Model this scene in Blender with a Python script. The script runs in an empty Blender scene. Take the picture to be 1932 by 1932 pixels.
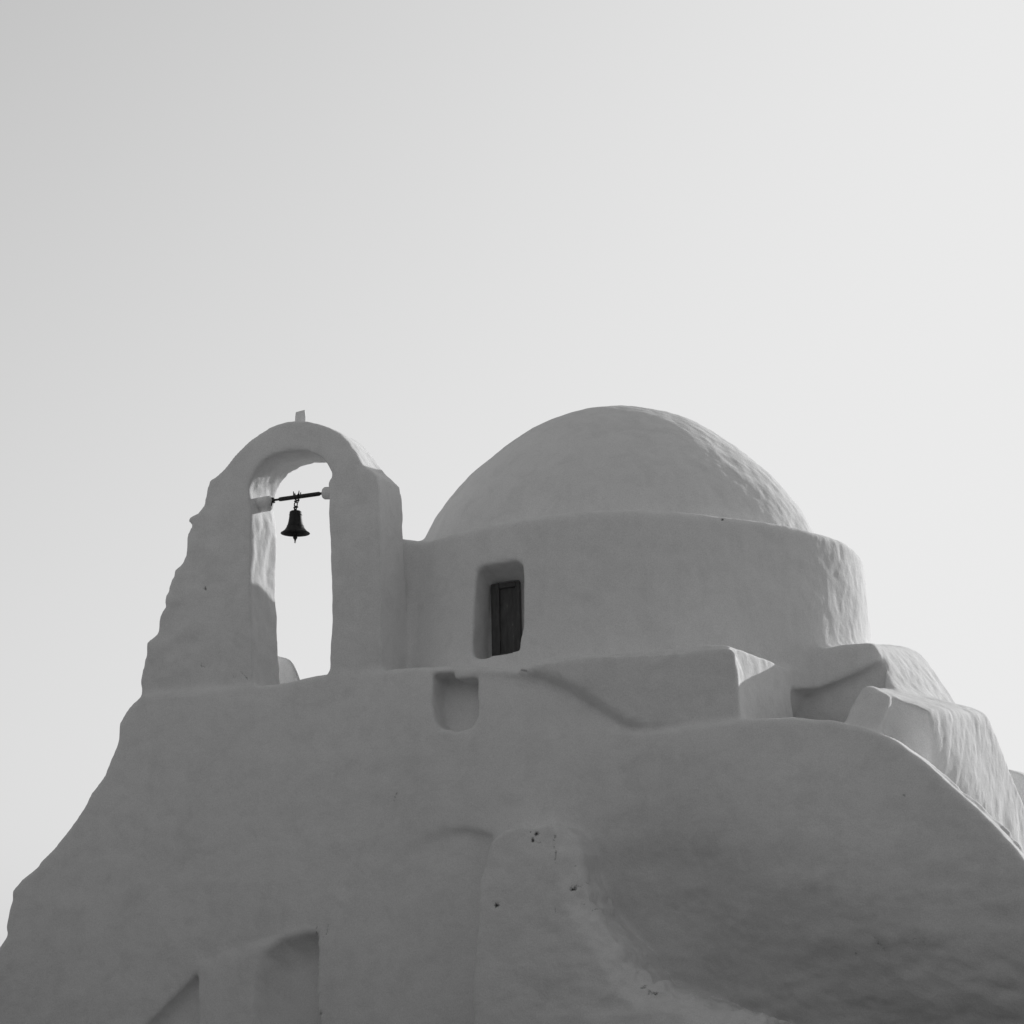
import bpy, bmesh, math, random
import numpy as np
from mathutils import Vector, Matrix
random.seed(7)
rng = np.random.default_rng(11)
C = bpy.context.scene.collection
R = math.radians

# ------------------------------------------------------------------ survey frame
PHI = R(22.0)                       # the facade is turned this much from the viewer
AX = np.array([1.31, 0.0])          # axis of the drum in plan
CAM = np.array([0.0, -30.0, 1.6]); PITCH = R(13.0); TAN = 0.204
cu, su = math.cos(PHI), math.sin(PHI)

def to_local(x, y):
    dx, dy = x - AX[0], y - AX[1]
    return dx*cu - dy*su, dx*su + dy*cu
def to_world(u, w, z):
    return np.stack([AX[0] + u*cu + w*su, AX[1] - u*su + w*cu, z], -1)
def sight(px, py):
    """survey sight line (origin, direction) in facade coordinates u, w, z"""
    a, b = (px-966)/966*TAN, (966-py)/966*TAN
    d = (a, math.cos(PITCH) - b*math.sin(PITCH), math.sin(PITCH) + b*math.cos(PITCH))
    ou, ow = to_local(CAM[0], CAM[1])
    return (ou, ow, CAM[2]), (d[0]*cu - d[1]*su, d[0]*su + d[1]*cu, d[2])
def at(px, py, w0, k=0.0, zr=0.0):
    """point of the plane w = w0 + k (z - zr) on that line"""
    o, d = sight(px, py)
    s = (w0 + k*(o[2]-zr) - o[1]) / (d[1] - k*d[2])
    return np.array([o[0]+s*d[0], o[1]+s*d[1], o[2]+s*d[2]])

# ------------------------------------------------------------------ solid modelling with distance fields
def smin(a, b, k):
    h = np.maximum(k - np.abs(a-b), 0)/k
    return np.minimum(a, b) - h*h*k*0.25
def smax(a, b, k): return -smin(-a, -b, k)

class Poly2:
    """signed distance to a polygon, tabulated"""
    def __init__(s, pts, h=0.03, pad=0.8):
        P = np.array(pts, float); s.lo = P.min(0)-pad; hi = P.max(0)+pad; s.h = h
        n = np.ceil((hi-s.lo)/h).astype(int)+2
        X, Y = np.meshgrid(s.lo[0]+h*np.arange(n[0]), s.lo[1]+h*np.arange(n[1]), indexing='ij')
        d = np.full(X.shape, 1e9); ins = np.zeros(X.shape, bool)
        for a, b in zip(P, np.roll(P, -1, 0)):
            e = b-a; px, py = X-a[0], Y-a[1]
            t = np.clip((px*e[0]+py*e[1])/max(e@e, 1e-12), 0, 1)
            d = np.minimum(d, (px-t*e[0])**2+(py-t*e[1])**2)
            if a[1] != b[1]:
                c = (a[1] > Y) != (b[1] > Y)
                ins ^= c & (X < a[0]+(Y-a[1])*(b[0]-a[0])/(b[1]-a[1]))
        s.t = (np.sqrt(d)*np.where(ins, -1, 1)).astype(np.float32); s.n = n
    def __call__(s, x, y):
        fx = np.clip((x-s.lo[0])/s.h, 0, s.n[0]-1.001); fy = np.clip((y-s.lo[1])/s.h, 0, s.n[1]-1.001)
        i = fx.astype(np.int32); j = fy.astype(np.int32); fx = fx-i; fy = fy-j; t = s.t
        return (t[i, j]*(1-fx)+t[i+1, j]*fx)*(1-fy)+(t[i, j+1]*(1-fx)+t[i+1, j+1]*fx)*fy

def prism(px, w0, depth, k=0.0, zr=0.0, du=0.0, dz=0.0, r=0.06, h=0.03, face=None, pre=0.0):
    """outline surveyed on a (battered) face, carried back by depth"""
    pts = [at(x, y, w0, k, zr) for x, y in px]
    poly = Poly2([(p[0], p[2]) for p in pts], h)
    def f(u, w, z):
        wf = w0 + k*(z-zr)
        if face is not None: wf = wf + face(u, z)
        s = (w-wf)/depth
        q = poly(u-du*s, z-dz*s) if (du or dz) else poly(u, z)
        return smax(smax(q, wf-pre-w, r), w-wf-depth, r)
    return f

def hull(pts, r=0.08):
    P = np.array([at(x, y, w) for x, y, w in pts])
    bm = bmesh.new(); vs = [bm.verts.new(p) for p in P]
    bmesh.ops.convex_hull(bm, input=vs); bm.normal_update()
    bmesh.ops.recalc_face_normals(bm, faces=bm.faces)
    pl = []
    for f in bm.faces:
        n = np.array(f.normal); c = n@np.array(f.verts[0].co)
        if not any(abs(n@m-1) < 1e-3 and abs(c-e) < 1e-3 for m, e in pl): pl.append((n, c))
    bm.free()
    def f(u, w, z):
        d = None
        for n, c in pl:
            e = u*n[0]+w*n[1]+z*n[2]-c
            d = e if d is None else smax(d, e, r)
        return d
    return f

def capsule(a, b, ra, rb=None):
    a, b = np.array(a), np.array(b); rb = ra if rb is None else rb; e = b-a; l = e@e
    def f(u, w, z):
        t = np.clip(((u-a[0])*e[0]+(w-a[1])*e[1]+(z-a[2])*e[2])/l, 0, 1)
        return np.sqrt((u-a[0]-t*e[0])**2+(w-a[1]-t*e[1])**2+(z-a[2]-t*e[2])**2)-(ra+(rb-ra)*t)
    return f

TAB = rng.random((64, 64, 64)).astype(np.float32)*2-1
def vnoise(x, y, z):
    i, j, k = np.floor(x).astype(int), np.floor(y).astype(int), np.floor(z).astype(int)
    fx, fy, fz = x-i, y-j, z-k
    fx, fy, fz = [f*f*(3-2*f) for f in (fx, fy, fz)]
    out = 0
    for a in (0, 1):
        for b in (0, 1):
            for c in (0, 1):
                out = out + TAB[(i+a) & 63, (j+b) & 63, (k+c) & 63]*(fx if a else 1-fx)*(fy if b else 1-fy)*(fz if c else 1-fz)
    return out
def fbm(x, y, z, n=3):
    s, a = 0, 1.0
    for o in range(n):
        s = s+a*vnoise(x*2**o+7.3*o, y*2**o+3.1*o, z*2**o+11.7*o); a *= 0.5
    return s

# ------------------------------------------------------------------ the church, part by part
parts = []          # (name, field)
cuts = []           # (name, field) hollows
def part(n, f): parts.append((n, f))
def cut(n, f): cuts.append((n, f))

# bell gable -----------------------------------------------------
WB, TB = -3.30, 0.67
gable_out = [(262,1330),(265,1314),(263,1292),(264,1277),(268,1262),(276,1232),(277,1212),(284,1204),(295,1193),(298,1169),(304,1154),
 (312,1145),(311,1133),(318,1118),(322,1097),(328,1085),(327,1078),(336,1069),(343,1061),(350,1046),(352,1031),(350,1013),(355,1000),(361,990),
 (352,981),(357,976),(373,967),(382,953),(388,926),(393,905),(409,895),(424,881),(442,860),(463,838),(487,817),(511,803),(538,795),
 (557,792),(575,792),(598,796),(619,804),(640,816),(658,836),(671,856),(682,875),(699,888),(710,897),(714,920),(716,1000),(719,1120),(722,1300),
 (700,1330)]
gable_hole = [(479,1330),(478,1286),(475,1200),(472,1124),(473,1040),(474,974),(470,940),(469,922),(473,906),(482,887),(497,867),(518,856),
 (547,850),(577,851),(603,862),(616,875),(625,893),(623,901),(617,907),(617,925),(619,944),(620,1004),(623,1094),(623,1184),(622,1262),(618,1330)]
go = prism(gable_out, WB, TB, r=0.035, h=0.02)
gh = prism(gable_hole, WB-0.3, TB+0.6, r=0.02, h=0.02)
ho = Poly2([(p[0], p[2]) for p in (at(x, y, WB) for x, y in gable_hole)], 0.02)
part('bell_gable', lambda u, w, z: smax(go(u, w, z), -ho(u, z), 0.035))
# link between gable pier and drum
part('link_wall', hull([(738,1012,-2.58),(800,1021,-1.2),(800,1022,-2.46),(825,1030,-2.36),(738,1300,-2.58),(850,1300,-2.46),(690,1014,-2.0),(690,1300,-2.0),(840,1300,-2.0)], 0.06))

# corbels that carry the bell beam
WM = WB+TB*0.40
jl = at(489, 951, WM); jr = at(639, 929, WM)
cl_a, cl_b = jl+np.array([-0.10,0,0.0]), jl+np.array([0.175,0,-0.012])
cr_a, cr_b = jr+np.array([0.08,0,0]), at(608, 931, WM)

# drum -----------------------------------------------------------
RD = 2.94
lip_px = [(760,1034),(800,1021),(870,1001),(930,986),(1000,973),(1080,964),(1150,961),(1250,964),(1345,971),(1430,982),(1525,1000),(1580,1014),(1608,1030)]
lt, lz = [], []
for x, y in lip_px:
    o, d = sight(x, y); a = d[0]**2+d[1]**2; b = o[0]*d[0]+o[1]*d[1]; c = o[0]**2+o[1]**2-RD**2
    disc = b*b-a*c; s = (-b-math.sqrt(max(disc, 0)))/a
    p = [o[i]+s*d[i] for i in range(3)]
    lt.append(math.atan2(p[0], -p[1])); lz.append(p[2])
lt, lz = np.array(lt), np.array(lz); o_ = np.argsort(lt); lt, lz = lt[o_], lz[o_]
zlip = float(lz.mean())
print('lip', np.round(lt,2), np.round(lz,2))
def drum(u, w, z):
    r = np.sqrt(u*u+w*w); th = np.arctan2(u, -w)
    top = np.interp(th, lt, lz)
    far = np.clip((np.abs(th)-1.6)/1.2, 0, 1); top = top*(1-far)+zlip*far
    rr = RD+0.075*(zlip-z)
    q = np.clip(1-0.16*np.clip((0.3-th)/1.2, 0, 1)*0, 0, 1)
    d = smax((r-rr), z-top-0.10*np.clip(RD-r, -0.2, 0.6), 0.10)
    return smax(d, 3.6-z, .05)
part('drum', drum)
dc = at(1167, 1164, 0.0); RS = 2.56
print('dome centre', dc)
def dome(u, w, z):
    rho = np.sqrt(u*u+w*w); el = np.arctan2(z-dc[2], rho)
    rr = RS-0.075*np.exp(-((el-0.82)/0.30)**2)+0.02*np.exp(-((el-1.57)/0.25)**2)
    return smax((np.sqrt(rho*rho+(z-dc[2])**2)-rr), dc[2]-0.2-z, .05)
part('dome', dome)

# drum base ------------------------------------------------------
base_px = [(905,1280),(905,1270),(960,1264),(1000,1250),(1030,1241),(1180,1229),(1300,1220),(1368,1214),(1377,1217),(1382,1260),(1392,1380),(1400,1600),(900,1600),(905,1330)]
pf = at(1377, 1216, -3.10); pb = at(1492, 1243, -0.5)
part('drum_base', prism(base_px, -3.40, 5.8, r=0.06, du=0.62))
over_px = [(880,1262),(960,1258),(1000,1249),(1030,1241),(1180,1229),(1300,1220),(1366,1214),(1376,1217),(1381,1260),(1390,1353),(1300,1362),(1215,1367),(1175,1354),(1140,1330),(1100,1301),(1060,1278),(1010,1264),(960,1261)]
oa, ob, oc, od = (at(x, 1300, -3.5)[0] for x in (900, 1085, 1170, 1300))
part('drum_base', prism(over_px, -3.62, 0.26, dz=-0.20, du=-0.03, r=0.06, face=lambda u, z: np.interp(u, [oa, ob, oc, od], [0.20, 0.0, 0.03, 0.17])))

# front wall -----------------------------------------------------
ZT = 5.9; KB = 0.20
wall_px = [(266,1311),(300,1306),(420,1297),(480,1290),(530,1285),(570,1278),(610,1271),(640,1270),(720,1264),(790,1258),(870,1257),(950,1262),
 (1010,1276),(1060,1299),(1110,1336),(1150,1367),(1190,1380),(1250,1377),(1380,1359),(1440,1353),(1490,1351),(1560,1356),(1620,1366),(1680,1389),
 (1740,1430),(1800,1488),(1870,1551),(1935,1621),(2040,1730),(2120,1850),(2160,2020),(2200,2400),(-160,2400),(-125,2100),(-90,1920),(-40,1830),
 (0,1784),(12,1766),(11,1750),(19,1716),(24,1700),(25,1682),(43,1661),(73,1636),(79,1625),(106,1594),(137,1553),(157,1521),(167,1498),(193,1461),(201,1439),
 (219,1396),(222,1365),(234,1342),(246,1324)]
def wall_face(u, z):
    # slow swells of the hand-laid face, a soft roll-off at the crest
    # and, right of the buttress, a lower face that stands plumb or leans out
    t = (np.interp(u, HU, HZ1)-z)/0.22
    plumb = 0.22*np.logaddexp(0, np.clip(t, -30, 30))*np.interp(u, [HU[0]-0.05, HU[0]+0.25], [0, 1])
    return 0.05*np.sin(u*0.9+1.3)*np.sin(z*0.8+.4)+0.03*np.sin(u*2.1+z*1.1)+(KB+0.42)*np.minimum(plumb, 1.6+0*plumb)
WF = -3.40
hp = [at(x, y, WF, KB, ZT) for x, y in ((1060,1528),(1150,1535),(1250,1550),(1320,1580),(1420,1650),(1600,1700),(1800,1780),(2000,1860),(2200,1950))]
HU, HZ1 = np.array([p[0] for p in hp]), np.array([p[2] for p in hp])
part('front_wall', prism(wall_px, WF, 0.55, k=KB, zr=ZT, r=0.07, face=wall_face))
core_px = [(300,1345),(480,1325),(800,1290),(1000,1310),(1200,1420),(1480,1400),(1600,1440),(1700,1500),(1800,1600),(1900,1700),(2020,1850),(2100,2000),(2150,2400),
 (-100,2400),(-60,1930),(40,1790),(60,1720),(110,1650),(200,1520),(260,1400)]
part('front_wall', prism(core_px, WF+0.30, 6.6, k=KB, zr=ZT, r=0.12, face=wall_face))

# wings to the right ---------------------------------------------
B1 = -1.25
part('side_wing', hull([(1400,1246,B1),(1470,1236,B1),(1500,1228,B1),(1560,1218,B1),(1610,1212,B1),(1650,1211,B1),(1664,1250,B1),(1700,1330,B1),(1770,1500,B1),(1400,1700,B1),(1800,1700,B1),
  (1692,1214,.6),(1730,1226,.8),(1746,1240,.8),(1768,1284,.8),(1820,1345,.8),(1900,1500,.8),(1940,1700,.8),(1500,1262,.8),(1450,1700,.8)], 0.05))
part('stepped_wing', hull([(1640,1292,-2.3),(1690,1316,-2.6),(1740,1329,-2.6),(1757,1335,-2.6),(1747,1440,-2.15),(1748,1560,-1.75),(1752,1800,-0.9),(1560,1800,-0.9),(1590,1400,-2.0),
  (1846,1335,-.2),(1868,1350,-.2),(1886,1385,.1),(1914,1452,.7),(1960,1580,1.8),(2000,1800,2.6),(1700,1300,-.2),(1700,1800,-.2)], 0.07))
part('stepped_wing', hull([(1638,1284,-2.66),(1690,1312,-2.84),(1643,1376,-3.1),(1586,1360,-3.02),(1600,1440,-3.1),(1640,1440,-3.1),(1640,1300,-2.0),(1690,1330,-2.0),(1640,1440,-2.0)], 0.10))
part('rear_wing', hull([(1885,1447,3.0),(1920,1452,3.0),(1940,1464,3.0),(2010,1560,3.0),(2080,1900,3.0),(1860,1900,3.0),(1900,1455,4.2),(1960,1470,4.2),(2060,1600,4.2),(2100,1900,4.2),(1860,1900,4.2)], 0.05))
# hump of the roof seen through the arch
part('roof_hump', hull([(500,1232,-1.9),(530,1233,-1.9),(548,1239,-1.9),(557,1252,-1.9),(572,1290,-1.9),(580,1340,-1.9),(490,1340,-1.9),
  (500,1250,-1.0),(560,1262,-1.0),(590,1340,-1.0),(500,1340,-1.0)], 0.06))

# ruined buttress in front ---------------------------------------
butt_px = [(893,2300),(893,1900),(894,1800),(900,1740),(905,1660),(925,1590),(950,1566),(985,1558),(1010,1562),(1035,1555),(1062,1556),(1078,1575),(1088,1605),(1084,1640),(1096,1680),
 (1098,1700),(1118,1735),(1140,1765),(1160,1790),(1166,1815),(1178,1830),(1188,1850),(1215,1862),(1232,1864),(1262,1872),(1300,1885),(1330,1898),(1352,1908),(1372,1906),(1392,1925),
 (1412,1932),(1428,1924),(1445,1950),(1470,2000),(1560,2300)]
bpoly = Poly2([(p[0], p[2]) for p in (at(x, y, WF-0.42, KB*0.9, ZT) for x, y in butt_px)], 0.02)
bu = [at(x, 1750, WF-0.42, KB*0.9, ZT)[0] for x in (985, 1050)]
def buttress(u, w, z):
    # its right edge has crumbled away to a slope
    wf = WF-0.42+KB*0.9*(z-ZT); q = bpoly(u, z)
    c = np.interp(u, bu, [-0.3, 0.17])
    d = smax(q, wf-w, 0.04)
    d = smax(d, (q+(wf-w)+c)*0.7071, 0.03)
    return smax(d, w-wf-1.4, 0.05)
part('buttress', buttress)

for x, y, r_ in ((1204,1860,.09),(1180,1836,.07),(1162,1800,.08),(1146,1776,.07),(1104,1694,.06),(1092,1648,.055),(1083,1592,.06),(1124,1742,.06),(1240,1872,.08),(1300,1892,.07),(1330,1902,.06),(1356,1912,.05),(1388,1926,.06),(1412,1936,.05),(1430,1932,.055),(1442,1952,.05),(985,1566,.05),(1040,1562,.05)):
    c_ = at(x+6, y-3, WF-0.42+0.27, KB*0.9, ZT)
    part('buttress', capsule(c_, c_+np.array([0.03*math.sin(x), 0.12, 0.03*math.cos(y)]), r_))
# hollows --------------------------------------------------------
nich_px = [(820,1273),(858,1271),(862,1283),(904,1279),(906,1330),(905,1355),(893,1374),(865,1381),(838,1377),(823,1362),(818,1330)]
cut('niche', prism(nich_px, WF, 0.30, pre=0.4, k=KB, zr=ZT, r=0.03, h=0.015))
win_px = [(913,1091),(924,1084),(989,1078),(1001,1085),(1005,1125),(1007,1205),(1003,1254),(928,1266),(912,1260),(907,1238),(909,1165)]
cut('window_recess', prism(win_px, -2.70, 0.24, pre=0.8, dz=-0.07, r=0.04, h=0.015))
# undercut below the side wing
cut('side_wing', prism([(1512,1312),(1545,1300),(1600,1277),(1640,1254),(1668,1240),(1668,1290),(1640,1500),(1440,1500)], B1, 0.15, pre=0.5, r=0.11))
# doorway and sloping recess low in the wall, shallow blind arches
door_px = [(490,2200),(486,1900),(492,1850),(508,1805),(540,1776),(580,1764),(603,1763),(605,1800),(606,2200)]
part('front_wall', prism([(372,1816),(430,1797),(500,1774),(560,1757),(603,1749),(607,1800),(608,2300),(372,2300)], WF-0.03, 0.30, k=KB, zr=ZT, r=0.16, face=wall_face))
cut('doorway', prism(door_px, WF, 0.22, pre=1.0, k=KB, zr=ZT, du=0.10, dz=-0.14, r=0.16))
tri_px = [(372,1836),(373,2200),(150,2200),(230,1985)]
cut('sloping_recess', prism(tri_px, WF, 0.13, pre=1.0, k=KB, zr=ZT, r=0.12))
arch_px = [(640,1740),(690,1655),(740,1610),(830,1566),(880,1562),(935,1574),(960,1700),(960,2300),(640,2300),(600,1960)]
cut('front_wall', prism(arch_px, WF, 0.024, pre=1.6, k=KB, zr=ZT, r=0.12))
for a_, b_, r_ in (((1780,1470),(1803,1489),.035),((1822,1508),(1846,1529),.045),((1852,1537),(1862,1546),.03),((1880,1560),(1897,1575),.045),((1915,1592),(1925,1601),.03)):
    part('front_wall', capsule(at(a_[0], a_[1], WF+0.33, KB, ZT), at(b_[0], b_[1], WF+0.33, KB, ZT), r_))

KU = 0.07
protected = {'buttress'}
def field(u, w, z, want=False):
    ns, vs = [], []
    body = None; shield = None
    for n, f in parts:
        d = f(u, w, z).astype(np.float32)
        if n == 'buttress': shield = d if shield is None else smin(shield, d, 0.04)
        else: body = d if body is None else smin(body, d, 0.10 if n in ('dome','drum') else 0.13 if 'wing' in n else 0.17 if n == 'link_wall' else KU)
        if want: ns.append(n); vs.append(d)
    lab = None
    if want: lab = np.argmin(np.stack(vs), 0)
    for n, f in cuts:
        c = -f(u, w, z).astype(np.float32)
        if want and n in ('niche','window_recess','doorway','sloping_recess'):
            ns.append(n); lab = np.where(c > body-0.004, len(ns)-1, lab)
        body = smax(body, c, 0.04)
    if want: lab = np.where(shield < body, [i for i, n in enumerate(ns) if n == 'buttress'][0], lab)
    body = smin(body, shield, 0.04)
    return (body, ns, lab) if want else body

# ------------------------------------------------------------------ polygonise (surface nets)
H = 0.030; Q = 4
lo = np.array([-7.9, -5.6, 0.0]); hi = np.array([8.8, 4.5, 10.6])
nc = np.ceil((hi-lo)/(H*Q)).astype(int)+1
n = nc*Q
ax = [lo[i]+H*np.arange(n[i]) for i in range(3)]
axc = [lo[i]+H*(np.arange(nc[i])*Q+(Q-1)/2) for i in range(3)]
U, W, Z = np.meshgrid(*axc, indexing='ij')
def evalp(u, w, z):
    out = np.empty(u.shape, np.float32); ch = 400000
    for s in range(0, len(u), ch): out[s:s+ch] = field(u[s:s+ch], w[s:s+ch], z[s:s+ch])
    return out
Fc = evalp(U.ravel(), W.ravel(), Z.ravel()).reshape(U.shape)
del U, W, Z
act = np.abs(Fc) < H*Q*1.15
F = np.repeat(np.repeat(np.repeat(Fc, Q, 0), Q, 1), Q, 2)
A = np.argwhere(act)
off = np.stack(np.meshgrid(range(Q), range(Q), range(Q), indexing='ij'), -1).reshape(-1, 3)
I = (A[:, None, :]*Q+off[None]).reshape(-1, 3)
print('grid', n, 'fine points', len(I))
F[I[:,0], I[:,1], I[:,2]] = evalp(ax[0][I[:,0]], ax[1][I[:,1]], ax[2][I[:,2]])
del I, Fc
F[0], F[-1] = 1, 1; F[:,0], F[:,-1] = 1, 1; F[:,:,-1] = 1
S = F < 0
cnt = np.zeros(n-1, np.int8)
for a in (0,1):
    for b in (0,1):
        for c in (0,1):
            cnt += S[a:n[0]-1+a, b:n[1]-1+b, c:n[2]-1+c]
cells = np.argwhere((cnt > 0) & (cnt < 8)); del cnt
N = len(cells)
flat = (cells[:,0].astype(np.int64)*n[1]+cells[:,1])*n[2]+cells[:,2]
acc = np.zeros((N,3)); num = np.zeros(N)
val = {}
for a in (0,1):
    for b in (0,1):
        for c in (0,1): val[a,b,c] = F[cells[:,0]+a, cells[:,1]+b, cells[:,2]+c]
for axis in range(3):
    for p in (0,1):
        for q in (0,1):
            k0 = [0,0,0]; oth = [i for i in range(3) if i != axis]; k0[oth[0]] = p; k0[oth[1]] = q
            k1 = list(k0); k1[axis] = 1
            va, vb = val[tuple(k0)], val[tuple(k1)]
            m = (va < 0) != (vb < 0)
            t = np.where(m, va/np.where(m, va-vb, 1), 0)
            pt = np.zeros((N,3)); pt[:] = k0; pt[:,axis] = t
            acc += pt*m[:,None]; num += m
V = lo+H*(cells+acc/num[:,None])
quads = []
for axis in range(3):
    sl0 = [slice(None)]*3; sl1 = [slice(None)]*3
    sl0[axis] = slice(0,-1); sl1[axis] = slice(1,None)
    E = np.argwhere(S[tuple(sl0)] != S[tuple(sl1)])
    b, c = (axis+1) % 3, (axis+2) % 3
    E = E[(E[:,b] > 0) & (E[:,c] > 0)]
    ins = S[E[:,0], E[:,1], E[:,2]]
    q = []
    for db, dcc in ((1,1),(0,1),(0,0),(1,0)):
        e = E.copy(); e[:,b] -= db; e[:,c] -= dcc
        fl = (e[:,0].astype(np.int64)*n[1]+e[:,1])*n[2]+e[:,2]
        i = np.searchsorted(flat, fl); i = np.minimum(i, N-1)
        q.append(np.where(flat[i] == fl, i, -1))
    q = np.stack(q, 1); ok = (q >= 0).all(1); q, ins = q[ok], ins[ok]
    q[~ins] = q[~ins][:, ::-1]
    quads.append(q)
Qd = np.concatenate(quads); del S, F
print('verts', N, 'quads', len(Qd))

def vnormals(V, Qd):
    fn = np.cross(V[Qd[:,2]]-V[Qd[:,0]], V[Qd[:,3]]-V[Qd[:,1]])
    vn = np.zeros_like(V)
    for k in range(4):
        for j in range(3): vn[:,j] += np.bincount(Qd[:,k], fn[:,j], len(V))
    return vn/np.maximum(np.linalg.norm(vn, axis=1), 1e-9)[:,None]
# hand-plastered unevenness
vn = vnormals(V, Qd)
sun_side = np.clip(vn[:,0]*1.3, 0, 1)      # the weather side is rougher
d = 0.014*fbm(V[:,0]*1.6, V[:,1]*1.6, V[:,2]*1.6, 3)
d += 0.006*fbm(V[:,0]*4.2, V[:,1]*4.2, V[:,2]*4.2, 3)
d += (0.003+0.002*sun_side)*fbm(V[:,0]*11, V[:,1]*11, V[:,2]*8, 2)
low = np.clip((5.0-V[:,2])/2.5, 0, 1)*np.clip((V[:,0]+0.5)/2, 0, 1)
bp = np.array([at(x, y, WF-0.42, KB*0.9, ZT) for x, y in butt_px[15:40]])
rd = np.full(N, 9.0)
for a, b in zip(bp, bp[1:]):
    e = (b-a)[[0,2]]; q = V[:, [0,2]]-a[[0,2]]
    t = np.clip((q@e)/(e@e), 0, 1); rd = np.minimum(rd, np.hypot(q[:,0]-t*e[0], q[:,1]-t*e[1]))
rim = np.exp(-(rd/0.16)**2)*(V[:,1] < -3.4)
rim = np.maximum(rim, np.exp(-(rd/0.30)**2)*(V[:,1] < -3.4)*np.clip(vn[:,0]*2-.3, 0, 1))
d += rim*(0.030*fbm(V[:,0]*4+3, V[:,1]*4, V[:,2]*4, 2)+0.050*(0.35-np.abs(fbm(V[:,0]*6+3, V[:,1]*6, V[:,2]*6, 2)))+0.014*fbm(V[:,0]*15+3, V[:,1]*15, V[:,2]*15, 1))
d += 0.034*low*fbm(V[:,0]*1.7+9, V[:,1]*1.7, V[:,2]*3.6, 4)
gl = np.clip((V[:,2]-5.8)/0.5, 0, 1)*np.clip((-3.3-V[:,0])/0.8, 0, 1)
jm = np.clip(vn[:,0]*2-1, 0, 1)*(V[:,0] < -2.9)*(V[:,2] > 5.8)
d += 0.010*jm*fbm(V[:,0]*9, V[:,1]*9, V[:,2]*5, 2)
d += 0.016*gl*fbm(V[:,0]*5, V[:,1]*5, V[:,2]*5, 3)
# pits and cracks surveyed on the face
grime = np.zeros(N, np.float32)
wall_w = lambda x, y: at(x, y, WF-0.42, KB*0.9, ZT) if 893 < x < 1400 and y > 1550 else at(x, y, WF, KB, ZT)
spots = [(1005,1583,4.5,1),(1013,1571,5,.9),(1001,1568,3,.5),(1020,1590,3,.5),(938,1707,5,.8),(1079,1673,4.5,.8),(1047,1577,3,.7),(1078,1630,3,.5),(1090,1665,3,.5),(1092,1702,4,.4),
  (1106,1716,3,.6),(945,1767,3,.4),(1205,1862,5,.6),(1228,1870,5,.6),(1218,1868,4,.6),(1704,1499,3,.7),(1690,1525,2.5,.3),(1600,1798,4,.5),(1655,1779,4,.3),(1718,1772,6,.3),(1738,1776,7,.3),
  (863,1379,3,.4),(1322,1435,2.5,.3),(495,1818+158,3,.3),(590,1750,2,.3)]
gspots = [(387,1109,4,.8),(380,1256,4,.8),(443,1277,3,.5),(433,1193,3,.4)]
tree = [(x, y, r_, s_, wall_w(x, y)) for x, y, r_, s_ in spots]+[(x, y, r_, s_, at(x, y, WB)) for x, y, r_, s_ in gspots]+[(1373,986,3,.8,at(1373,986,-1.95)),(783,1372,3,.2,at(783,1372,WF,KB,ZT))]
lines = [[(1047,1580),(1046,1595),(1048,1608),(1047,1625)],[(1047,1709),(1047,1720)],[(1048,1760),(1048,1768)],[(600,1744),(602,1754),(599,1762)],
  [(620,1744),(616,1765),(606,1780)],[(1005,1586),(1015,1591)],[(1640,1765),(1660,1790)],[(1600,1950),(1640,1990)],[(748,1494),(742,1512)]]
def seg(P, a, b):
    e = b-a; t = np.clip(((P-a)@e)/(e@e), 0, 1); return np.linalg.norm(P-a-t[:,None]*e, axis=1)
front = np.where(vn[:,1] < 0.1)[0]
PF = V[front]
jit = 0.012*fbm(PF[:,0]*14, PF[:,1]*14, PF[:,2]*14, 2)
for x, y, r_, s_, p in tree:
    dd = np.hypot(PF[:,0]-p[0]+jit, PF[:,2]-p[2]+jit); dd = np.where(np.abs(PF[:,1]-p[1]) < 0.3, dd, 9)
    k_ = s_*np.clip(1.35-dd/(r_*0.0065), 0, 1)
    grime[front] = np.maximum(grime[front], k_)
gl_lines = [[(450,1264),(462,1275),(470,1284)]]
for ln, fn_ in [(l_, wall_w) for l_ in lines]+[(l_, lambda x, y: at(x, y, WB)) for l_ in gl_lines]:
    ps = [fn_(*q) for q in ln]
    for a, b in zip(ps, ps[1:]):
        dd = seg(PF*[1,0,1], a*[1,0,1], b*[1,0,1])+np.abs(jit)
        dd = np.where(np.abs(PF[:,1]-a[1]) < 0.3, dd, 9)
        grime[front] = np.maximum(grime[front], 0.42*np.clip(1.5-dd/0.018, 0, 1))
d -= 0.02*grime
V = V+vn*d[:,None]
vn = vnormals(V, Qd)
fc = V[Qd].mean(1)
_, names, lab = field(fc[:,0], fc[:,1], fc[:,2], True)
stain_shade = np.clip((HZ1.max()+0.3-V[:,2])/2.0, 0, 1)*np.clip((V[:,0]-1.0)/1.2, 0, 1)  # patchy stains plus shade of the lower right wall, put into the colour
stain_shade = np.clip(stain_shade*(0.85+0.22*fbm(V[:,0]*1.3+5, V[:,1]*1.3, V[:,2]*2.4, 4)), 0, 1).astype(np.float32)
VW = to_world(V[:,0], V[:,1], V[:,2])
VN = np.stack([vn[:,0]*cu+vn[:,1]*su, -vn[:,0]*su+vn[:,1]*cu, vn[:,2]], -1)

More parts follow.
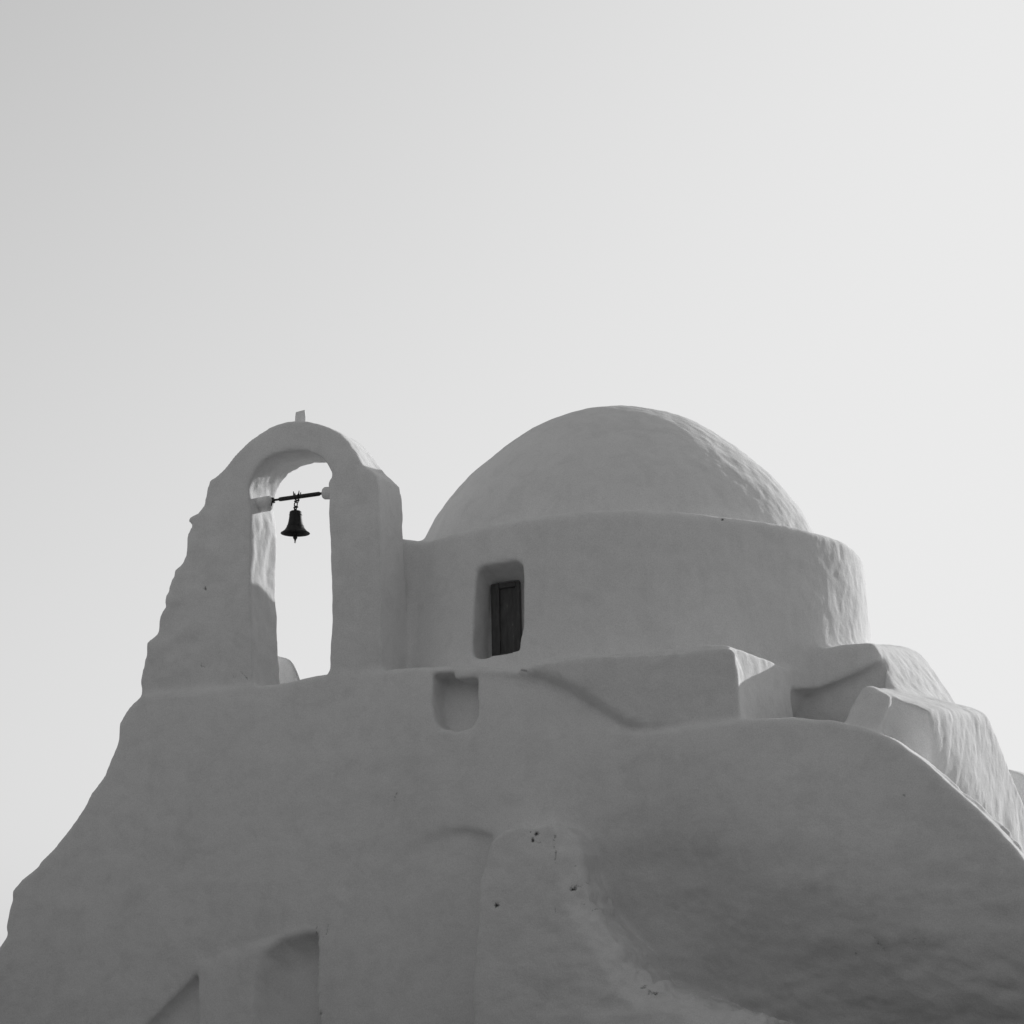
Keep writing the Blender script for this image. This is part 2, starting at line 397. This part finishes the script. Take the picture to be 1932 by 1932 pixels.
# ------------------------------------------------------------------ materials
def new_mat(name):
    m = bpy.data.materials.new(name); m.use_nodes = True
    nt = m.node_tree; b = nt.nodes['Principled BSDF']
    b.inputs['Specular IOR Level'].default_value = 0.2
    return m, nt, b
def nd(nt, t, **kw):
    x = nt.nodes.new(t)
    for k, v in kw.items():
        if k in x.inputs: x.inputs[k].default_value = v
        else: setattr(x, k, v)
    return x
def ramp(nt, a, b, ca, cb):
    r = nt.nodes.new('ShaderNodeValToRGB'); e = r.color_ramp.elements
    e[0].position, e[1].position = a, b; e[0].color = (ca,)*3+(1,); e[1].color = (cb,)*3+(1,)
    return r

def plaster(name, hi_=0.90, lo_=0.81):
    m, nt, b = new_mat(name); L = nt.links
    b.inputs['Roughness'].default_value = 0.92; b.inputs['Specular IOR Level'].default_value = 0.08
    tc = nd(nt, 'ShaderNodeTexCoord')
    n1 = nd(nt, 'ShaderNodeTexNoise', Scale=0.9, Detail=5.0, Roughness=0.6); L.new(tc.outputs['Object'], n1.inputs['Vector'])
    r1 = ramp(nt, 0.3, 0.7, lo_+0.05, hi_); L.new(n1.outputs['Fac'], r1.inputs['Fac'])
    mp = nd(nt, 'ShaderNodeMapping'); mp.inputs['Scale'].default_value = (5.5, 5.5, 0.8); L.new(tc.outputs['Object'], mp.inputs['Vector'])
    n2 = nd(nt, 'ShaderNodeTexNoise', Scale=1.0, Detail=4.0, Roughness=0.6); L.new(mp.outputs['Vector'], n2.inputs['Vector'])
    r2 = ramp(nt, 0.25, 0.6, 0.965, 1.0); L.new(n2.outputs['Fac'], r2.inputs['Fac'])
    mx = nd(nt, 'ShaderNodeMix', data_type='RGBA', blend_type='MULTIPLY'); mx.inputs[0].default_value = 1
    L.new(r1.outputs['Color'], mx.inputs[6]); L.new(r2.outputs['Color'], mx.inputs[7])
    n6 = nd(nt, 'ShaderNodeTexNoise', Scale=85.0, Detail=2.0, Roughness=0.7); L.new(tc.outputs['Object'], n6.inputs['Vector'])
    r6 = ramp(nt, 0.3, 0.7, 0.82, 1.0); L.new(n6.outputs['Fac'], r6.inputs['Fac'])
    n7 = nd(nt, 'ShaderNodeTexNoise', Scale=3.2, Detail=7.0, Roughness=0.65, Distortion=0.6); L.new(tc.outputs['Object'], n7.inputs['Vector'])
    r7 = ramp(nt, 0.36, 0.52, 0.94, 1.0); L.new(n7.outputs['Fac'], r7.inputs['Fac'])
    for r_ in (r6, r7):
        mz = nd(nt, 'ShaderNodeMix', data_type='RGBA', blend_type='MULTIPLY'); mz.inputs[0].default_value = 1
        L.new(mx.outputs[2], mz.inputs[6]); L.new(r_.outputs['Color'], mz.inputs[7]); mx = mz
    ad = nd(nt, 'ShaderNodeAttribute', attribute_name='stain_shade')
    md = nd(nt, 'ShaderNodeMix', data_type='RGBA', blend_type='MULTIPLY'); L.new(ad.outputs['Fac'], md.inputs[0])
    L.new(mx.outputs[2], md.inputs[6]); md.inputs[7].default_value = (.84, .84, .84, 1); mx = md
    at_ = nd(nt, 'ShaderNodeAttribute', attribute_name='grime')
    mg = nd(nt, 'ShaderNodeMix', data_type='RGBA'); n5 = nd(nt, 'ShaderNodeTexNoise', Scale=45.0, Detail=3.0); L.new(tc.outputs['Object'], n5.inputs['Vector'])
    m1 = nd(nt, 'ShaderNodeMath', operation='MULTIPLY_ADD'); L.new(n5.outputs['Fac'], m1.inputs[0]); m1.inputs[1].default_value = 1.0; L.new(at_.outputs['Fac'], m1.inputs[2])
    mr = nd(nt, 'ShaderNodeMapRange'); L.new(m1.outputs[0], mr.inputs['Value']); mr.inputs['From Min'].default_value = 0.78; mr.inputs['From Max'].default_value = 1.25
    L.new(mr.outputs['Result'], mg.inputs[0])
    L.new(mx.outputs[2], mg.inputs[6]); mg.inputs[7].default_value = (0.06, 0.06, 0.06, 1)
    L.new(mg.outputs[2], b.inputs['Base Color'])
    n3 = nd(nt, 'ShaderNodeTexNoise', Scale=9.0, Detail=6.0, Roughness=0.62); L.new(tc.outputs['Object'], n3.inputs['Vector'])
    n4 = nd(nt, 'ShaderNodeTexNoise', Scale=60.0, Detail=3.0, Roughness=0.6); L.new(tc.outputs['Object'], n4.inputs['Vector'])
    b1 = nd(nt, 'ShaderNodeBump', Strength=0.42, Distance=0.022); L.new(n3.outputs['Fac'], b1.inputs['Height'])
    b2 = nd(nt, 'ShaderNodeBump', Strength=0.35, Distance=0.006); L.new(n4.outputs['Fac'], b2.inputs['Height'])
    L.new(b1.outputs['Normal'], b2.inputs['Normal']); L.new(b2.outputs['Normal'], b.inputs['Normal'])
    return m
def flat(name, v, rough=0.6, var=0.3, scale=20, metal=0.0):
    m, nt, b = new_mat(name); L = nt.links
    tc = nd(nt, 'ShaderNodeTexCoord')
    n1 = nd(nt, 'ShaderNodeTexNoise', Scale=scale, Detail=4.0); L.new(tc.outputs['Object'], n1.inputs['Vector'])
    r1 = ramp(nt, 0.3, 0.7, v*(1-var), v*(1+var)); L.new(n1.outputs['Fac'], r1.inputs['Fac'])
    L.new(r1.outputs['Color'], b.inputs['Base Color'])
    b.inputs['Roughness'].default_value = rough; b.inputs['Metallic'].default_value = metal
    return m
def paint_wood(name):
    m, nt, b = new_mat(name); L = nt.links
    tc = nd(nt, 'ShaderNodeTexCoord')
    mp = nd(nt, 'ShaderNodeMapping'); mp.inputs['Scale'].default_value = (26, 26, 5); L.new(tc.outputs['Object'], mp.inputs['Vector'])
    n1 = nd(nt, 'ShaderNodeTexNoise', Scale=1.0, Detail=5.0, Roughness=0.7); L.new(mp.outputs['Vector'], n1.inputs['Vector'])
    r1 = ramp(nt, 0.3, 0.68, 0.06, 0.12); L.new(n1.outputs['Fac'], r1.inputs['Fac'])
    r2 = ramp(nt, 0.65, 0.70, 0.0, 1.0); L.new(n1.outputs['Fac'], r2.inputs['Fac'])
    mg = nd(nt, 'ShaderNodeMix', data_type='RGBA'); L.new(r2.outputs['Color'], mg.inputs[0])
    L.new(r1.outputs['Color'], mg.inputs[6]); mg.inputs[7].default_value = (0.30,)*3+(1,)
    L.new(mg.outputs[2], b.inputs['Base Color']); b.inputs['Roughness'].default_value = 0.55
    bp = nd(nt, 'ShaderNodeBump', Strength=0.3, Distance=0.004); L.new(n1.outputs['Fac'], bp.inputs['Height']); L.new(bp.outputs['Normal'], b.inputs['Normal'])
    return m
M_wall = plaster('whitewashed_plaster')
M_iron = flat('dark_iron', 0.035, 0.55, 0.4, 30)
M_bell = flat('dark_bronze', 0.03, 0.6, 0.35, 25, 0.0)
M_wood = paint_wood('worn_dark_paint')

# ------------------------------------------------------------------ objects
def empty(name, loc, label, cat):
    o = bpy.data.objects.new(name, None); C.objects.link(o); o.location = loc; o.empty_display_size = 0.5
    o['label'] = label; o['category'] = cat
    return o
def link_mesh(name, me, mat, parent=None, label=None):
    o = bpy.data.objects.new(name, me); C.objects.link(o); me.materials.append(mat)
    if parent is not None: o.parent = parent
    if label: o['label'] = label
    return o
def origin_of(parent):
    p = np.zeros(3)
    while parent is not None: p = p+np.array(parent.location); parent = parent.parent
    return p

ORG = np.array([AX[0], AX[1], 0.0])
church = empty('church', tuple(ORG), 'whitewashed rounded church with low dome, arched bell gable and battered front wall', 'church')
lab_name = np.array(names)[lab]
def islands(q):
    c = np.arange(len(V))
    for _ in range(60):
        m_ = c[q].min(1); o_c = c.copy()
        for k in range(4): np.minimum.at(c, q[:,k], m_)
        c = c[c]
        if (c == o_c).all(): break
    return c[q[:,0]]
# stray flecks go to the part that surrounds them
for nm in ('drum_base',):
    ii = np.where(lab_name == nm)[0]; cc = islands(Qd[ii]); u_, n_ = np.unique(cc, return_counts=True)
    print(nm, [(int(k), V[Qd[ii[cc == a]]].mean((0,1)).round(2).tolist()) for a, k in zip(u_, n_)])
    lab_name[ii[cc != u_[n_.argmax()]]] = 'front_wall'
objs = {}
for nm in dict.fromkeys(names):
    sel = np.where(lab_name == nm)[0]
    if len(sel) == 0: continue
    q = Qd[sel]; used, inv = np.unique(q.ravel(), return_inverse=True); q = inv.reshape(-1, 4)
    me = bpy.data.meshes.new(nm)
    me.vertices.add(len(used)); me.vertices.foreach_set('co', (VW[used]-ORG).astype(np.float32).ravel())
    me.loops.add(len(q)*4); me.loops.foreach_set('vertex_index', q.ravel().astype(np.int32))
    me.polygons.add(len(q)); me.polygons.foreach_set('loop_start', (np.arange(len(q))*4).astype(np.int32))
    me.update(calc_edges=True)
    me.polygons.foreach_set('use_smooth', np.ones(len(q), bool))
    me.normals_split_custom_set_from_vertices(VN[used].astype(np.float32))
    a = me.attributes.new('grime', 'FLOAT', 'POINT'); a.data.foreach_set('value', grime[used])
    a = me.attributes.new('stain_shade', 'FLOAT', 'POINT'); a.data.foreach_set('value', stain_shade[used]*(0.0 if nm == 'buttress' else 1.0))
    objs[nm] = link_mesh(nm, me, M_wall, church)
sub = {'niche': 'front_wall', 'doorway': 'front_wall', 'sloping_recess': 'front_wall', 'window_recess': 'drum'}
for k, v in sub.items():
    if k in objs: objs[k].parent = objs[v]
print({k: len(o.data.polygons) for k, o in objs.items()})

def shape(name, verts, faces, mat, parent, smooth=True, bevel=0, label=None):
    """verts in facade coordinates"""
    P = np.array(verts, float); Wd = to_world(P[:,0], P[:,1], P[:,2])-origin_of(parent)
    me = bpy.data.meshes.new(name); me.from_pydata([tuple(p) for p in Wd], [], faces); me.update()
    bm = bmesh.new(); bm.from_mesh(me); bmesh.ops.recalc_face_normals(bm, faces=bm.faces)
    if bevel: bmesh.ops.bevel(bm, geom=bm.edges[:], offset=bevel, segments=2, affect='EDGES', profile=0.6)
    bm.to_mesh(me); bm.free()
    if smooth: me.polygons.foreach_set('use_smooth', [True]*len(me.polygons))
    return link_mesh(name, me, mat, parent, label)
class MB:
    def __init__(s): s.v, s.f = [], []
    def tube(s, pts, rad, n=12, closed=False):
        pts = [np.array(p, float) for p in pts]; m = len(pts)
        rad = rad if hasattr(rad, '__len__') else [rad]*m
        base = len(s.v); prev = None
        for i, p in enumerate(pts):
            if closed: t = pts[(i+1) % m]-pts[i-1]
            else: t = pts[min(i+1, m-1)]-pts[max(i-1, 0)]
            t = t/np.linalg.norm(t)
            if prev is None: prev = np.cross(t, [0.3, 1, 0.2])
            a = prev-t*(prev@t); a /= np.linalg.norm(a); b = np.cross(t, a); prev = a
            for k in range(n):
                an = 2*math.pi*k/n; s.v.append(p+rad[i]*(a*math.cos(an)+b*math.sin(an)))
        for i in range(m if closed else m-1):
            for k in range(n):
                j = (i+1) % m
                s.f.append((base+i*n+k, base+i*n+(k+1) % n, base+j*n+(k+1) % n, base+j*n+k))
        if not closed:
            s.f.append(tuple(base+k for k in range(n))); s.f.append(tuple(base+(m-1)*n+k for k in range(n)))
        return s
    def lathe(s, prof, c, n=48, cap=True):
        base = len(s.v); m = len(prof)
        for r, z in prof:
            for k in range(n):
                an = 2*math.pi*k/n; s.v.append((c[0]+r*math.cos(an), c[1]+r*math.sin(an), c[2]+z))
        for i in range(m-1):
            for k in range(n):
                s.f.append((base+i*n+k, base+i*n+(k+1) % n, base+(i+1)*n+(k+1) % n, base+(i+1)*n+k))
        if cap:
            s.f.append(tuple(base+k for k in range(n))); s.f.append(tuple(base+(m-1)*n+k for k in range(n)))
        return s
    def box(s, c, h, rot=None):
        base = len(s.v)
        for a in (-1,1):
            for b in (-1,1):
                for d_ in (-1,1):
                    p = np.array([a*h[0], b*h[1], d_*h[2]])
                    if rot is not None: p = rot@p
                    s.v.append(np.array(c)+p)
        for f in ((0,1,3,2),(4,6,7,5),(0,4,5,1),(2,3,7,6),(0,2,6,4),(1,5,7,3)): s.f.append(tuple(base+i for i in f))
        return s
    def build(s, name, mat, parent, **kw): return shape(name, s.v, s.f, mat, parent, **kw)

def lumpy(pts, rad, name, parent, n=22, amp=0.012, seed=0.0):
    """a short rounded masonry stub with an uneven skin"""
    pts = [np.array(p, float) for p in pts]
    m = 16; rs = []; cs = []
    for i in range(m+1):
        t = i/m; cs.append(pts[0]*(1-t)+pts[1]*t)
        e = 1.0 if t < 0.84 else math.sqrt(max(0.02, 1-0.75*((t-0.84)/0.16)**2))
        rs.append(rad*e)
    mb = MB().tube(cs, rs, n)
    P = np.array(mb.v); c = (pts[0]+pts[1])/2
    dn = P-c; dn /= np.linalg.norm(dn, axis=1)[:,None]
    P = P+dn*(amp*fbm(P[:,0]*9+seed, P[:,1]*9, P[:,2]*9, 2))[:,None]; mb.v = list(P)
    return mb.build(name, M_wall, parent)
gable = objs['bell_gable']
lumpy([cl_a, cl_b], 0.088, 'corbel', gable, seed=1)
lumpy([cr_a, cr_b], 0.075, 'corbel', gable, seed=5)
# broken stub on the crown
f0 = at(567, 792, WB+0.3)
rot = np.array(Matrix.Rotation(R(4), 3, 'Y'))
fw = 0.0555
fin = [f0+np.array([(x*cu-y*0.9*su)*fw*s_, (x*su+y*0.9*cu)*fw, z]) for z, s_ in ((-0.12,1.15),(0.02,1.12),(0.080,0.94)) for x, y in ((-1,-1),(1,-1),(1,1),(-1,1))]
for i in (9, 10): fin[i] = fin[i]+np.array([0.0,0,0.03])
ff = [(0,1,2,3),(8,9,10,11)]+[(4*k+a, 4*k+(a+1) % 4, 4*k+4+(a+1) % 4, 4*k+4+a) for k in (0,1) for a in range(4)]
shape('finial', fin, ff, M_wall, gable, smooth=False, bevel=0.008)
# iron beam
ba, bb = at(514, 944, WM), at(614, 930, WM)
L_ = lambda t: ba+(bb-ba)*t
bt = MB().tube([L_(0), L_(.12), L_(.13), L_(.16), L_(.88), L_(.91), L_(1.04)], [.013,.013,.022,.025,.025,.015,.014], 16)
bt.box(L_(0.0), (0.022,0.03,0.028)); bt.tube([L_(0)+np.array([0.0,-.02,.01]), L_(0)+np.array([.004,-.024,-.05]), L_(0)+np.array([-.004,-.02,-.075])], [.012,.01,.005], 8)
for s_ in (-1, 1):
    bt.tube([L_(.465+.03*s_+0.0)+0.03*np.array([0, math.cos(a), math.sin(a)]) for a in np.linspace(0, 2*math.pi, 16, endpoint=False)], 0.007, 6, True)
    bt.tube([L_(.465+.045*s_)+np.array([0,-.02,.02]), L_(.465+.045*s_)+np.array([.006*s_,-.02,.065])], [.009,.005], 8)
    bt.tube([L_(.465+.05*s_)+np.array([0,.02,.02]), L_(.465+.05*s_)+np.array([.004*s_,.02,.055])], [.008,.005], 8)
beam = bt.build('bell_beam', M_iron, gable)
# window shutter in the drum
wa, wb = at(925, 1098, -2.62), at(981, 1244, -2.62)
def pq(x, y, w): return at(x, y, w)
def slab(name, quad, w, th, mat, parent, bevel=0.006):
    fr = [at(x, y, w) for x, y in quad]; v = fr+[p+np.array([0, th, 0]) for p in fr]
    return shape(name, v, [(0,1,2,3),(4,5,6,7),(0,1,5,4),(1,2,6,5),(2,3,7,6),(3,0,4,7)], mat, parent, smooth=False, bevel=bevel)
WS = -2.545
drumo = objs['drum']
sh = slab('shutter', [(930,1110),(978,1102),(982,1238),(933,1246)], WS+0.035, 0.05, M_wood, drumo)
slab('shutter_stile', [(925.5,1103),(941,1100),(943.5,1243),(928,1247)], WS, 0.06, M_wood, sh)
slab('shutter_stile', [(972,1097),(978.5,1095),(983,1237),(976,1238)], WS, 0.06, M_wood, sh)
slab('shutter_rail', [(941.2,1101),(971.8,1096.5),(972.2,1106),(941.5,1110.5)], WS+0.003, 0.055, M_wood, sh)
slab('shutter_rail', [(943,1233),(975.6,1228),(975.8,1238.5),(943.2,1243.5)], WS+0.003, 0.055, M_wood, sh)

# bell -------------------------------------------------------------
top = L_(.465)
pxm = np.linalg.norm(at(600, 1000, WM)-at(500, 1000, WM))*0.955/100
zat = lambda y: at(558, y, WM)[2]
zc = zat(963.0); zb = zat(1007.0); Hb = zc-zb
bell = empty('church_bell', tuple(to_world(top[0], top[1], top[2]-0.03)), 'small dark bronze bell hanging from an iron beam in the arch of the bell gable', 'bell')
bx = at(557.5, 985, WM)[0]; cB = np.array([bx, WM, zb])
prof = [(0.001,1.0),(.030,.995),(.055,.975),(.068,.94),(.071,.90),(.072,.80),(.076,.66),(.083,.50),(.093,.36),(.108,.24),(.128,.14),(.150,.075),(.166,.04),(.170,.018),(.166,.0),(.156,.0),(.140,.045),(.115,.13),(.09,.25),(.07,.42),(.06,.7),(.055,.88),(.001,.9)]
body = MB().lathe([(r_*1.0, z_*Hb) for r_, z_ in prof], cB, 56, cap=False)
for r0, z0 in ((.096,.33),(.073,.80)):
    body.tube([cB+np.array([r0*math.cos(a), r0*math.sin(a), z0*Hb]) for a in np.linspace(0, 2*math.pi, 48, endpoint=False)], .004, 6, True)
body.build('bell_body', M_bell, bell)
hg = MB()
z1 = zc; z2 = top[2]-0.02; nl = 3; seg_h = (z2-z1)/nl
hg.tube([(bx,WM,z1-.02),(bx,WM,z1+.02)], [.018,.012], 10)
for k in range(nl):
    cc = np.array([bx+.004*(k-1)+(.012 if k == 2 else 0), WM, z1+seg_h*(k+.5)])
    a_ = (1,0) if k % 2 == 1 else (.25,.97)
    hg.tube([cc+np.array([.019*math.cos(a)*a_[0], .019*math.cos(a)*a_[1], (seg_h*.62)*math.sin(a)]) for a in np.linspace(0, 2*math.pi, 18, endpoint=False)], .0075, 8, True)
hg.tube([(bx-.028,WM,z1+.035),(bx+.03,WM,z1+.038)], .009, 8)
hg.tube([(bx-.02,WM,z2-.03),(bx+.045,WM,z2-.022)], .009, 8)
hg.build('chain', M_iron, bell)
cp = MB(); zk = zat(1014)
cp.tube([(bx,WM,zb+Hb*.6),(bx,WM,zk)], .008, 8)
cp.lathe([(.002,.032),(.012,.028),(.024,.010),(.026,0),(.024,-.010),(.012,-.026),(.010,-.038),(.006,-.045),(.002,-.046)], (bx,WM,zk), 20)
cp.tube([(bx+.008*math.cos(a), WM, zk-.055+.010*math.sin(a)) for a in np.linspace(0, 2*math.pi, 14, endpoint=False)], .0035, 6, True)
cp.build('clapper', M_iron, bell)

# ------------------------------------------------------------------ ground
SHADE_BANK, SHADE_BANKB = 9.0, 11.0  # unseen banks added beside and behind the camera to darken low walls
gm, nt, b = new_mat('pale_stone_paving'); L = nt.links
tc = nd(nt, 'ShaderNodeTexCoord')
n1 = nd(nt, 'ShaderNodeTexNoise', Scale=0.35, Detail=6.0); L.new(tc.outputs['Object'], n1.inputs['Vector'])
r1 = ramp(nt, 0.3, 0.7, 0.09, 0.14); L.new(n1.outputs['Fac'], r1.inputs['Fac'])
vo = nd(nt, 'ShaderNodeTexVoronoi', Scale=1.6, feature='DISTANCE_TO_EDGE'); L.new(tc.outputs['Object'], vo.inputs['Vector'])
r2 = ramp(nt, 0.02, 0.06, 1.0, 0.0); L.new(vo.outputs['Distance'], r2.inputs['Fac'])
mg = nd(nt, 'ShaderNodeMix', data_type='RGBA'); L.new(r2.outputs['Color'], mg.inputs[0]); L.new(r1.outputs['Color'], mg.inputs[6]); mg.inputs[7].default_value = (.2,.2,.2,1)
L.new(mg.outputs[2], b.inputs['Base Color']); b.inputs['Roughness'].default_value = .9
def sstep(a, b, x):
    t = np.clip((x-a)/(b-a), 0, 1); return t*t*(3-2*t)
gx = np.concatenate([[-4000,-1500,-500,-200,-110], np.arange(-70, 70.1, 1.25), [110,200,500,1500,4000]])
gy = np.concatenate([[-4000,-1500,-500,-200,-120], np.arange(-80, 40.1, 1.25), [80,200,500,1500,4000]])
GX, GY = np.meshgrid(gx, gy, indexing='ij')
bank_gap = 2.6+0.25*np.maximum(GY+30, 0)                  # clear view kept between the added banks
rise = sstep(0, 5.5, np.abs(GX)-bank_gap+np.where(GX < 0, .7, 0))*np.where(GX > 0, sstep(-7.5, -11, GY), sstep(-3.0, -7.0, GY))
back = sstep(-33.5, -46, GY)
shade_h = np.maximum(SHADE_BANK*rise*np.where(GX > 0, .35, 1), SHADE_BANKB*back)*np.exp(-(np.maximum(np.hypot(GX, GY+25)-45, 0)/60)**2)
shade_h = shade_h+0.5*np.clip(shade_h/3, 0, 1)*fbm(GX*.22, GY*.22, GX*0, 3)
gv = np.stack([GX, GY, shade_h], -1).reshape(-1, 3)
ny = len(gy); gf = [(a*ny+b_, (a+1)*ny+b_, (a+1)*ny+b_+1, a*ny+b_+1) for a in range(len(gx)-1) for b_ in range(ny-1)]
me = bpy.data.meshes.new('ground'); me.from_pydata([tuple(p) for p in gv], [], gf)
me.polygons.foreach_set('use_smooth', [True]*len(gf))
g = link_mesh('ground', me, gm); g['kind'] = 'structure'

# ------------------------------------------------------------------ light
SUN_AZ, SUN_EL = R(40.0), R(18.0)          # azimuth to the right of the view axis (+Y)
SKY = 0.10
sd = Vector((math.sin(SUN_AZ)*math.cos(SUN_EL), math.cos(SUN_AZ)*math.cos(SUN_EL), math.sin(SUN_EL)))
sl = bpy.data.lights.new('sun', 'SUN'); sl.energy = 3.6; sl.angle = R(0.5); sl.color = (1, 1, 1)
so = bpy.data.objects.new('sun', sl); C.objects.link(so); so.rotation_euler = sd.to_track_quat('Z', 'Y').to_euler()
wd = bpy.data.worlds.new('World'); bpy.context.scene.world = wd; wd.use_nodes = True
nt = wd.node_tree; bg = nt.nodes['Background']
sk = nt.nodes.new('ShaderNodeTexSky'); sk.sky_type = 'NISHITA'; sk.sun_disc = False
sk.sun_elevation = SUN_EL; sk.sun_rotation = SUN_AZ; sk.air_density = 1.0; sk.dust_density = 3.0; sk.ozone_density = 1.0
bw = nt.nodes.new('ShaderNodeRGBToBW'); nt.links.new(sk.outputs['Color'], bw.inputs['Color'])     # black and white film
# thin sea haze evens the sky out: haze * (1 - exp(-(L/c)^p))
def mth(op, a, b=None):
    m_ = nt.nodes.new('ShaderNodeMath'); m_.operation = op
    for i_, v_ in enumerate((a, b)):
        if v_ is None: continue
        if isinstance(v_, (int, float)): m_.inputs[i_].default_value = v_
        else: nt.links.new(v_, m_.inputs[i_])
    return m_.outputs[0]
HZ, HC, HP = 8.3, 2.85, 1.33
ex = mth('SUBTRACT', 1.0, mth('POWER', 2.71828, mth('MULTIPLY', mth('POWER', mth('DIVIDE', bw.outputs['Val'], HC), HP), -1.0)))
nt.links.new(mth('MULTIPLY', ex, HZ), bg.inputs['Color']); bg.inputs['Strength'].default_value = SKY

# ------------------------------------------------------------------ camera
cam = bpy.data.cameras.new('camera'); co = bpy.data.objects.new('camera', cam); C.objects.link(co)
co.location = tuple(CAM); co.rotation_euler = (R(90)+PITCH, 0, 0)
cam.sensor_width = 36; cam.lens = 18/TAN; cam.clip_end = 9000
sc = bpy.context.scene; sc.camera = co
sc.render.resolution_x = sc.render.resolution_y = 1024
sc.view_settings.view_transform = 'Standard'; sc.view_settings.look = 'None'; sc.view_settings.exposure = 0
